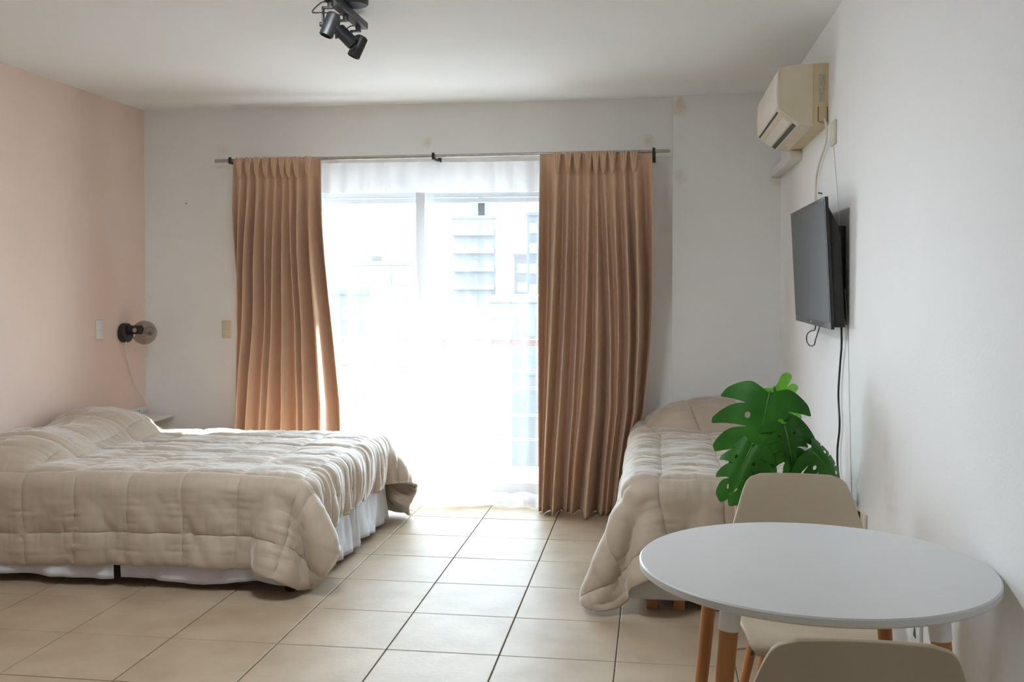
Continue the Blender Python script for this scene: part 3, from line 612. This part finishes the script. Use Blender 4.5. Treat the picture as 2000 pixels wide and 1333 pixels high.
# ================================================================== CEILING FILL LIGHT (added to brighten the room, out of view)
LX, LY = -0.20, -0.60
ln = thing('added_fill_light', 'added out-of-view fill light, a round white dome above the middle of the room', 'lamp', (LX, LY, ZC))
MAT['fill_diffuser'] = mat('fill_light_opal', (0.85, 0.85, 0.85, 1), 0.5)
_b = MAT['fill_diffuser'].node_tree.nodes['Principled BSDF']; _b.inputs['Emission Color'].default_value = FILL_COLOR; _b.inputs['Emission Strength'].default_value = FILL_GLOW
MB().lathe([(0.30, -0.020), (0.29, -0.045), (0.24, -0.068), (0.15, -0.082), (0, -0.088)], 48, Matrix.Translation((LX, LY, ZC))).build('fill_diffuser', 'fill_diffuser', ln)
MB().lathe([(0, 0), (0.31, 0), (0.315, -0.006), (0.315, -0.022), (0.302, -0.024), (0.300, -0.018)], 48, Matrix.Translation((LX, LY, ZC))).build('base_ring', 'white_plastic', ln)

# ================================================================== CEILING SPOT RAIL
tr = thing('ceiling_spotlight', 'black ceiling rail with three adjustable spotlights', 'lamp', (-0.235, 0.20, ZC))
MB().lathe([(0, 0), (0.062, 0), (0.062, -0.018), (0.056, -0.024), (0, -0.024)], 36, Matrix.Translation((-0.20, 0.24, ZC))).build('ceiling_plate', 'black', tr)
MB().box(-0.258, -0.212, -0.12, 0.50, ZC - 0.060, ZC - 0.030, bev=0.004).build('rail', 'black', tr)
def spot(y, dirv, lab=None):
    top = Vector((-0.240, y, ZC - 0.060)); c = top + Vector((0.0, 0, -0.085)); d = Vector(dirv).normalized()
    q = d.to_track_quat('Z', 'Y').to_matrix().to_4x4()
    rt = MB().lathe([(0, -0.046), (0.020, -0.046), (0.027, -0.040), (0.028, 0.050), (0.024, 0.052), (0.022, 0.040), (0, 0.036)], 24, Matrix.Translation(c) @ q).build('spot_can', 'black', tr)
    MB().lathe([(0, 0.038), (0.021, 0.041), (0, 0.0405)], 20, Matrix.Translation(c) @ q).build('reflector', 'steel', rt)
    MB().tube([top + Vector((0, 0, .01)), top + Vector((0, 0, -0.022))], 0.012, 12).build('swivel', 'black', tr)
    MB().box(c.x - 0.033, c.x - 0.027, y - 0.010, y + 0.010, c.z - 0.008, top.z - 0.016, bev=0.001).box(c.x - 0.033, c.x + 0.012, y - 0.010, y + 0.010, top.z - 0.024, top.z - 0.016, bev=0.001).build('yoke', 'black', tr)
    k = MB().lathe([(0, 0), (0.008, 0), (0.010, 0.010), (0, 0.012)], 12, Matrix.Translation((c.x - 0.033, y, c.z)) @ Matrix.Rotation(-PI / 2, 4, 'Y')).build('knob', 'black', tr)
    back = c - d * 0.044
    MB().tube(catmull([back, back + Vector((-0.040, -0.02, 0.002)), top + Vector((-0.068, -0.02, -0.040)), top + Vector((-0.040, 0, 0.000)), top + Vector((-0.012, 0, 0.004))]), 0.0026, 8).build('spot_cord', 'black_plastic', tr)
spot(0.06, (-0.35, -0.15, -1)); spot(0.26, (0.75, -0.1, -0.75)); spot(0.44, (-0.45, -0.1, -1))

# ================================================================== RIGHT WALL
AY0, AY1 = 0.87, 1.75
ac = thing('air_conditioner', 'aged cream split air conditioner high on the right wall', 'air conditioner', (XR, 1.31, 2.15))
front = [(1.742, 2.434), (1.640, 2.428), (1.598, 2.418), (1.590, 2.395), (1.589, 2.235), (1.600, 2.215), (1.635, 2.189), (1.683, 2.163), (1.742, 2.152)]
MB().prism(front, 'y', AY0, AY1).build('front_cover', 'cream_plastic', ac, smooth=False)
MB().prism([(XR, 2.436), (1.7425, 2.434), (1.7425, 2.152), (XR, 2.156)], 'y', AY0 + 0.002, AY1 - 0.002).build('rear_chassis', 'yellow_plastic', ac, smooth=False)
MB().prism([(1.600, 2.4215), (1.590, 2.412), (1.585, 2.395), (1.582, 2.330), (1.584, 2.238), (1.592, 2.232), (1.592, 2.395), (1.601, 2.418)], 'y', AY0 - 0.003, AY1 + 0.003).build('front_panel', 'cream_light', ac, smooth=False)
def facet(p0, p1, t0, t1, y0, y1, lift, name, m, th=0.005):
    a = Vector((p0[0], 0, p0[1])); b = Vector((p1[0], 0, p1[1])); d = b - a; n = Vector((d.z, 0, -d.x)).normalized()
    if n.z > 0: n = -n
    q0 = a + d * t0; q1 = a + d * t1
    poly = [(q0.x + n.x * lift, q0.z + n.z * lift), (q1.x + n.x * lift, q1.z + n.z * lift), (q1.x + n.x * (lift - th), q1.z + n.z * (lift - th)), (q0.x + n.x * (lift - th), q0.z + n.z * (lift - th))]
    return MB().prism(poly, 'y', y0, y1).build(name, m, ac, smooth=False)
facet((1.589, 2.235), (1.683, 2.163), 0.00, 1.0, AY0 - 0.002, AY1 + 0.002, 0.004, 'outlet_panel', 'cream_light')
facet((1.589, 2.235), (1.683, 2.163), 0.03, 0.27, AY0 + 0.05, AY1 - 0.02, 0.006, 'dark_outlet', 'dark_slot')
facet((1.589, 2.235), (1.683, 2.163), 0.36, 0.72, AY0 + 0.05, AY1 - 0.02, 0.009, 'louver', 'cream_light')
facet((1.589, 2.235), (1.683, 2.163), 0.78, 0.95, AY0 + 0.05, AY1 - 0.02, 0.006, 'dark_outlet', 'dark_slot')
MB().box(1.768, 1.790, AY0 - 0.002, AY0 + 0.004, 2.265, 2.385).build('rating_sticker', 'sticker', ac, smooth=False)
b = MB(); ou = [(1.765, 2.24), (1.765, 2.178), (1.775, 2.170), (1.805, 2.170), (1.805, 2.24)]; b.tube([(x, AY0, z) for x, z in ou], 0.0015, 6); b.build('knockout_line', 'dark_slot', ac)
td = thing('cable_trunking', 'white rectangular cable duct below the air conditioner running to the corner', 'duct', (XR, 2.1, 2.10))
MB().box(1.752, XR, 1.70, YP, 2.102, 2.148, bev=0.003).build('duct', 'white_plastic', td)
MB().box(1.749, XR, 1.692, 1.700, 2.099, 2.151, bev=0.002).build('end_cap', 'cream_light', td)
so = thing('wall_outlet', 'ivory wall outlet plate below the right end of the air conditioner', 'outlet', (XR, 0.71, 2.095))
MB().box(XR - 0.010, XR, 0.650, 0.760, 2.045, 2.150, bev=0.003).build('plate', 'ivory', so)
MB().box(XR - 0.013, XR - 0.008, 0.675, 0.735, 2.065, 2.130, bev=0.002).build('socket', 'cream_light', so)
tag(MB().tube(catmull([(1.795, 0.875, 2.185), (1.795, 0.845, 2.16), (1.795, 0.82, 2.11), (1.795, 0.87, 2.06), (1.795, 1.03, 2.00), (1.795, 1.11, 1.935), (1.79, 1.095, 1.84), (1.785, 1.08, 1.75)]), 0.0055, 8).build('power_cord', 'cream_light', ac), 'pale cord hanging to behind the television')
tag(MB().tube([(XR - 0.002, 0.72, 2.05), (XR - 0.002, 0.35, 1.27), (XR - 0.002, 0.24, 0.60)], 0.0016, 6).build('wall_wire', 'white_plastic'), 'very thin white wire running down the right wall behind the television', 'wire')
tag(MB().tube([(XR + 0.002, 1.02, 1.862), (XR - 0.02, 1.02, 1.866)], 0.003, 8).build('nail', 'black'), 'small dark nail in the wall just above the television', 'nail')
# television: tilted panel on a wall mount
TY0, TY1 = 0.30, 1.32
tv = thing('television', 'black flat television mounted on the right wall above the single bed', 'television', (XR, 0.81, 1.26))
def tvx(z): return 1.735 - (z - 1.26) * 0.055
def tv_slab(y0, y1, z0, z1, d0, d1): return [(tvx(z0) + d0, z0), (tvx(z1) + d0, z1), (tvx(z1) + d1, z1), (tvx(z0) + d1, z0)]
MB().prism(tv_slab(0, 0, 1.262, 1.790, 0.0, 0.014), 'y', TY0, TY1, bev=0.002).build('bezel', 'black_plastic', tv)
MB().prism(tv_slab(0, 0, 1.288, 1.778, -0.0015, 0.004), 'y', TY0 + 0.012, TY1 - 0.012).build('screen', 'screen', tv, smooth=False)
MB().prism([(tvx(1.27) + 0.013, 1.27), (tvx(1.76) + 0.013, 1.76), (tvx(1.70) + 0.040, 1.70), (tvx(1.64) + 0.058, 1.64), (tvx(1.27) + 0.058, 1.27)], 'y', TY0 + 0.02, TY1 - 0.02, bev=0.004).build('rear_case', 'black_plastic', tv)
MB().box(1.775, XR, 0.42, 1.20, 1.30, 1.68, bev=0.004).build('wall_mount', 'black', tv)
MB().lathe([(0, 0), (0.007, 0), (0, 0.002)], 16, Matrix.Translation((tvx(1.275) - 0.001, 0.81, 1.275)) @ Matrix.Rotation(-PI / 2, 4, 'Y')).build('logo', 'white_plastic', tv)
tag(MB().tube(catmull([(1.762, 0.86, 1.275), (1.760, 0.88, 1.235), (1.758, 0.98, 1.225), (1.756, 1.08, 1.205), (1.756, 1.10, 1.175), (1.758, 1.02, 1.155), (1.760, 0.90, 1.165), (1.760, 0.86, 1.19), (1.762, 0.80, 1.23), (1.762, 0.73, 1.278)]), 0.003, 8).build('looped_cable', 'black_plastic', tv), 'thin dark cable looping below the screen')
tag(MB().tube(catmull([(1.790, 0.40, 1.30), (1.795, 0.41, 1.20), (1.798, 0.46, 1.10), (1.798, 0.49, 0.98), (1.798, 0.455, 0.86), (1.798, 0.50, 0.75), (1.797, 0.47, 0.66), (1.790, 0.30, 0.60), (1.785, 0.12, 0.615), (1.785, 0.045, 0.59)]), 0.0045, 8).build('power_cord', 'black_plastic', tv), 'black cord hanging down the wall to the low socket')
so = thing('wall_socket', 'ivory wall socket with a black plug behind the far beige chair', 'socket', (XR, 0.0, 0.565))
MB().box(XR - 0.012, XR, -0.055, 0.065, 0.525, 0.605, bev=0.003).build('plate', 'ivory', so)
MB().box(XR - 0.045, XR - 0.010, 0.015, 0.045, 0.545, 0.600, bev=0.004).build('plug', 'black_plastic', so)
so = thing('wall_socket', 'white wall socket low on the right wall below the round table', 'socket', (XR, -0.78, 0.43))
MB().box(XR - 0.010, XR, -0.83, -0.73, 0.385, 0.475, bev=0.003).build('plate', 'white_plastic', so)
MB().prism([(-0.795, 0.412), (-0.765, 0.412), (-0.78, 0.448)], 'x', XR - 0.0115, XR - 0.008).build('shadow_triangle', 'dark_slot', so, smooth=False)  # dark triangle stands in for the shadow on the plate

# ================================================================== TABLE AND CHAIRS
TC = Vector((1.408, -1.452, 0)); TZ = 0.80; TR = 0.398
tb = thing('dining_table', 'round white dining table with wooden legs against the right wall', 'table', (TC.x, TC.y, 0))
MB().lathe([(0, TZ - 0.020), (TR - 0.004, TZ - 0.020), (TR, TZ - 0.016), (TR, TZ - 0.0035), (TR - 0.0035, TZ), (0, TZ)], 128, Matrix.Translation(TC)).build('table_top', 'laminate', tb)
for sx in (-1, 1):
    for sy in (-1, 1):
        a = TC + Vector((sx * 0.205, sy * 0.275, TZ - 0.021)); bta = TC + Vector((sx * 0.272, sy * 0.325, 0)); d = bta - a
        m1 = a + d * 0.115
        lg = MB().tube([a + d * 0.055, bta], [0.020, 0.013], 20).build('leg', 'beech', tb)
        MB().tube([a, a + d * 0.066], [0.0225, 0.0218], 20).build('leg_bracket', 'white_plastic', lg)
for sx in (-1, 1): MB().box(TC.x + sx * 0.205 - 0.012, TC.x + sx * 0.205 + 0.012, TC.y - 0.27, TC.y + 0.27, TZ - 0.045, TZ - 0.021, bev=0.002).build('under_rail', 'white_plastic', tb)
def shell_grid():
    prof = catmull([(0, -0.225, 0.418), (0, -0.215, 0.437), (0, -0.17, 0.448), (0, -0.06, 0.440), (0, 0.07, 0.436), (0, 0.145, 0.462), (0, 0.185, 0.525), (0, 0.210, 0.61), (0, 0.232, 0.70), (0, 0.250, 0.775), (0, 0.262, 0.818), (0, 0.266, 0.832)], 6)
    n = len(prof); uu = np.linspace(0, 1, n)
    L = np.cumsum([0] + [(prof[k + 1] - prof[k]).length for k in range(n - 1)]); L /= L[-1]
    zs = np.array([p.z for p in prof]); ys = np.array([p.y for p in prof])
    hw = np.interp(L, [0, .03, .12, .35, .50, .60, .72, .80, .88, .93, .965, .985, 1.0], [.165, .185, .200, .210, .213, .214, .208, .199, .180, .168, .157, .144, .112])
    v = np.linspace(-1, 1, 33)[None, :]
    seatw = np.clip(1 - np.abs(L - .42) / .42, 0, 1)[:, None]; backw = np.clip((L - .45) / .25, 0, 1)[:, None]
    X = hw[:, None] * v; Zg = zs[:, None] + 0.045 * seatw * np.abs(v) ** 2.6 * (1 - .3 * backw) - 0.012 * np.clip(1 - L / .1, 0, 1)[:, None] * v ** 2 - 0.004 * np.clip((L - .9) / .1, 0, 1)[:, None] * v ** 2
    Yg = ys[:, None] - 0.055 * backw * np.abs(v) ** 2.2 * np.clip((1.0 - L) * 2.2, 0, 1)[:, None] * 0.8
    return X, Yg, Zg
def chair(label, loc, rotz, source=None):
    if source is not None:
        r = copy_tree(source); r.location = loc; r.rotation_euler = (0, 0, rotz); r['label'] = label; return r
    r = thing('shell_chair', label, 'chair', (0, 0, 0), 0, 'beige shell chairs at the round table')
    X, Y, Z = shell_grid(); s = grid_mesh('seat_shell', X, Y, Z, 'shell', r, world=False); solidify(s, 0.011, 0)
    bv = s.modifiers.new('round', 'BEVEL'); bv.width = 0.004; bv.segments = 2; bv.limit_method = 'ANGLE'; bv.angle_limit = math.radians(50)
    for sx in (-1, 1):
        for sy in (-1, 1):
            MB().tube([(sx * 0.125, sy * 0.115, 0.415), (sx * 0.20, sy * 0.20, 0.0)], [0.017, 0.012], 16).build('leg', 'beech', r, world=False)
    for sx in (-1, 1): MB().tube([(sx * 0.150, -0.145, 0.27), (sx * 0.120, 0.0, 0.40), (sx * 0.150, 0.145, 0.27)], 0.0045, 8).build('brace', 'black', r, world=False)
    for sy in (-1, 1): MB().tube([(-0.150, sy * 0.145, 0.27), (0.0, sy * 0.11, 0.40), (0.150, sy * 0.145, 0.27)], 0.0045, 8).build('brace', 'black', r, world=False)
    MB().box(-0.13, 0.13, -0.12, 0.12, 0.404, 0.414, bev=0.003).build('mount_plate', 'black', r, world=False)
    r.location = loc; r.rotation_euler = (0, 0, rotz); return r
ch0 = chair('beige shell chair on the far side of the table facing the viewer', (1.495, -0.765, 0), 0.0)
chair('beige shell chair nearest the viewer seen from behind', (1.404, -1.795, 0), PI, ch0)

# ================================================================== PLANT
PX, PY = 1.455, 0.12
st = thing('plant_stand', 'slim wooden plant stand behind the far beige chair', 'stand', (PX, PY, 0))
MB().lathe([(0, 0.40), (0.135, 0.40), (0.14, 0.405), (0.14, 0.418), (0.135, 0.423), (0, 0.423)], 32, Matrix.Translation((PX, PY, 0))).build('top', 'beech', st)
for k in range(3):
    a = 2 * PI * k / 3 + .5; MB().tube([(PX + .09 * math.cos(a), PY + .09 * math.sin(a), 0.40), (PX + .13 * math.cos(a), PY + .13 * math.sin(a), 0)], [.014, .010], 12).build('leg', 'beech', st)
pt = thing('potted_monstera', 'monstera with large split leaves in a pink pot behind the chair', 'plant', (PX, PY, 0.423))
MB().lathe([(0, 0.423), (0.075, 0.423), (0.098, 0.50), (0.106, 0.595), (0.112, 0.600), (0.112, 0.625), (0.102, 0.625), (0.098, 0.60), (0, 0.60)], 40, Matrix.Translation((PX, PY, 0))).build('pot', 'pink_pot', pt)
MB().lathe([(0.1, 0.601), (0.06, 0.606), (0, 0.608)], 24, Matrix.Translation((PX, PY, 0))).build('soil', 'soil', pt)
def leaf(base, tipdir, normal, L, Wd, lobes, m, seed, cup=0.5, droop=0.35, holes=True):
    """split monstera blade: base point, midrib direction, face normal"""
    r = random.Random(seed); t = Vector(tipdir).normalized(); n = Vector(normal); n = (n - t * n.dot(t)).normalized(); s = t.cross(n)
    bm = bmesh.new(); cache = {}
    def P(x, v):
        k = (round(x, 5), round(v, 5))
        if k not in cache:
            z = -cup * x * x / Wd - droop * max(v, 0) ** 2 / L + 0.10 * Wd * math.sin(3 * v / L + seed) * (abs(x) / Wd) ** 1.0 * 0.5
            z -= 0.012 * math.exp(-(x / 0.012) ** 2)
            p = Vector(base) + s * x + t * (v - 0.25 * droop * max(v, 0) ** 2 / L) + n * z; cache[k] = bm.verts.new(p)
        return cache[k]
    def outline(a):   # a 0 (behind the stalk) .. 1 (tip): point on the right half of the heart outline
        v = L * (-0.20 + 1.20 * a) if a > 0.12 else L * (-0.20 + 1.2 * a)
        w_ = Wd * (math.sin(PI * min(1, (a + 0.10) / 1.10) ** 0.80)) ** 0.62
        return w_, v
    for sg in (-1, 1):
        for k in range(lobes):
            a0, a1 = k / lobes, (k + 1) / lobes
            m0, m1 = L * (0.02 + 0.88 * a0 ** 1.15), L * (0.02 + 0.88 * a1 ** 1.15)
            N = 9; rows = []
            reach = r.uniform(0.90, 1.06); cut = 0.34 + 0.12 * (k % 2) if k > 0 else 0.45
            for q in range(N):
                f = q / (N - 1)
                gap = 0 if f < cut else min(0.25, 0.32 * (f - cut) / (1 - cut) + 0.06)
                tipn = 0.0 if f < 0.62 else ((f - 0.62) / 0.38) ** 1.5 * 0.42
                row = []
                for e in (0, 1, 2, 3):
                    lo = (gap * .5 + tipn * 0.95); hi = 1 - (gap * .5 + tipn * 0.25)
                    if k == 0: lo = tipn * 0.9
                    if k == lobes - 1: hi = 1 - tipn * 0.2
                    lam = lo + (hi - lo) * e / 3
                    am = a0 + (a1 - a0) * lam; ox, ov = outline(am); mv = m0 + (m1 - m0) * lam
                    ff = f * (reach if f > .5 else 1 - (1 - reach) * 0)
                    x = ox * ff; v = mv + (ov - mv) * (ff ** 1.35) + 0.10 * L * f * f - 0.02 * L * math.sin(PI * f)
                    row.append(P(sg * max(x, 0.0), v) if f > 0 else P(0.0, mv))
                rows.append(row)
            for q in range(N - 1):
                for e in range(3):
                    if holes and q == 2 and e == 1 and k in (1, 3) : continue
                    vs_ = [rows[q][e], rows[q][e + 1], rows[q + 1][e + 1], rows[q + 1][e]]; vs2 = []
                    for x in vs_:
                        if x not in vs2: vs2.append(x)
                    if len(vs2) >= 3:
                        try: bm.faces.new(vs2 if sg > 0 else vs2[::-1])
                        except ValueError: pass
    off = wloc(pt); bmesh.ops.translate(bm, verts=bm.verts, vec=-off)
    me = bpy.data.meshes.new('leaf'); bm.to_mesh(me); bm.free()
    for p in me.polygons: p.use_smooth = True
    o = link_mesh('leaf', me, m, pt)
    md = o.modifiers.new('sub', 'SUBSURF'); md.levels = 1; md.render_levels = 1
    b = MB(); b.tube([Vector(base) + t * (v - 0.25 * droop * v * v / L) + n * (-droop * v * v / L - 0.010) for v in np.linspace(0, L * .92, 10)], [0.0035 - 0.0028 * q / 9 for q in range(10)], 6); b.build('midrib', 'stem', o)
    return o
def petiole(a, b, bend):
    a, b = Vector(a), Vector(b); mid = (a + b) / 2 + Vector(bend)
    MB().tube(catmull([a, mid, b]), [0.006] * 9 + [0.006 - 0.0003 * q for q in range(8)], 8).build('petiole', 'stem', pt)
LV = [((1.478, 0.10, 1.035), (-0.22, -0.25, -0.95), (-0.08, -0.98, 0.25), 0.37, 0.200, 4, 'leaf', 1, 0.55, 0.10),
      ((1.505, 0.17, 1.045), (0.45, 0.10, -0.85), (0.35, -0.9, 0.3), 0.26, 0.13, 5, 'leaf_young', 2, 0.5, 0.3),
      ((1.41, 0.05, 0.84), (-0.45, -0.25, -0.86), (-0.35, -0.9, 0.2), 0.24, 0.115, 4, 'leaf', 3, 0.5, 0.1),
      ((1.625, 0.06, 0.825), (0.75, -0.10, -0.55), (0.15, -0.75, 0.65), 0.25, 0.14, 5, 'leaf', 4, 0.9, 0.7),
      ((1.53, 0.06, 0.92), (0.25, -0.2, -0.95), (0.3, -0.9, 0.2), 0.20, 0.10, 5, 'leaf', 5, 0.6, 0.2)]
for q, a in enumerate(LV):
    leaf(*a); petiole((PX + 0.02 * math.cos(q * 2), PY + 0.02 * math.sin(q * 2), 0.605), a[0], (0.03 * math.cos(q * 1.7), 0.05, 0.04))
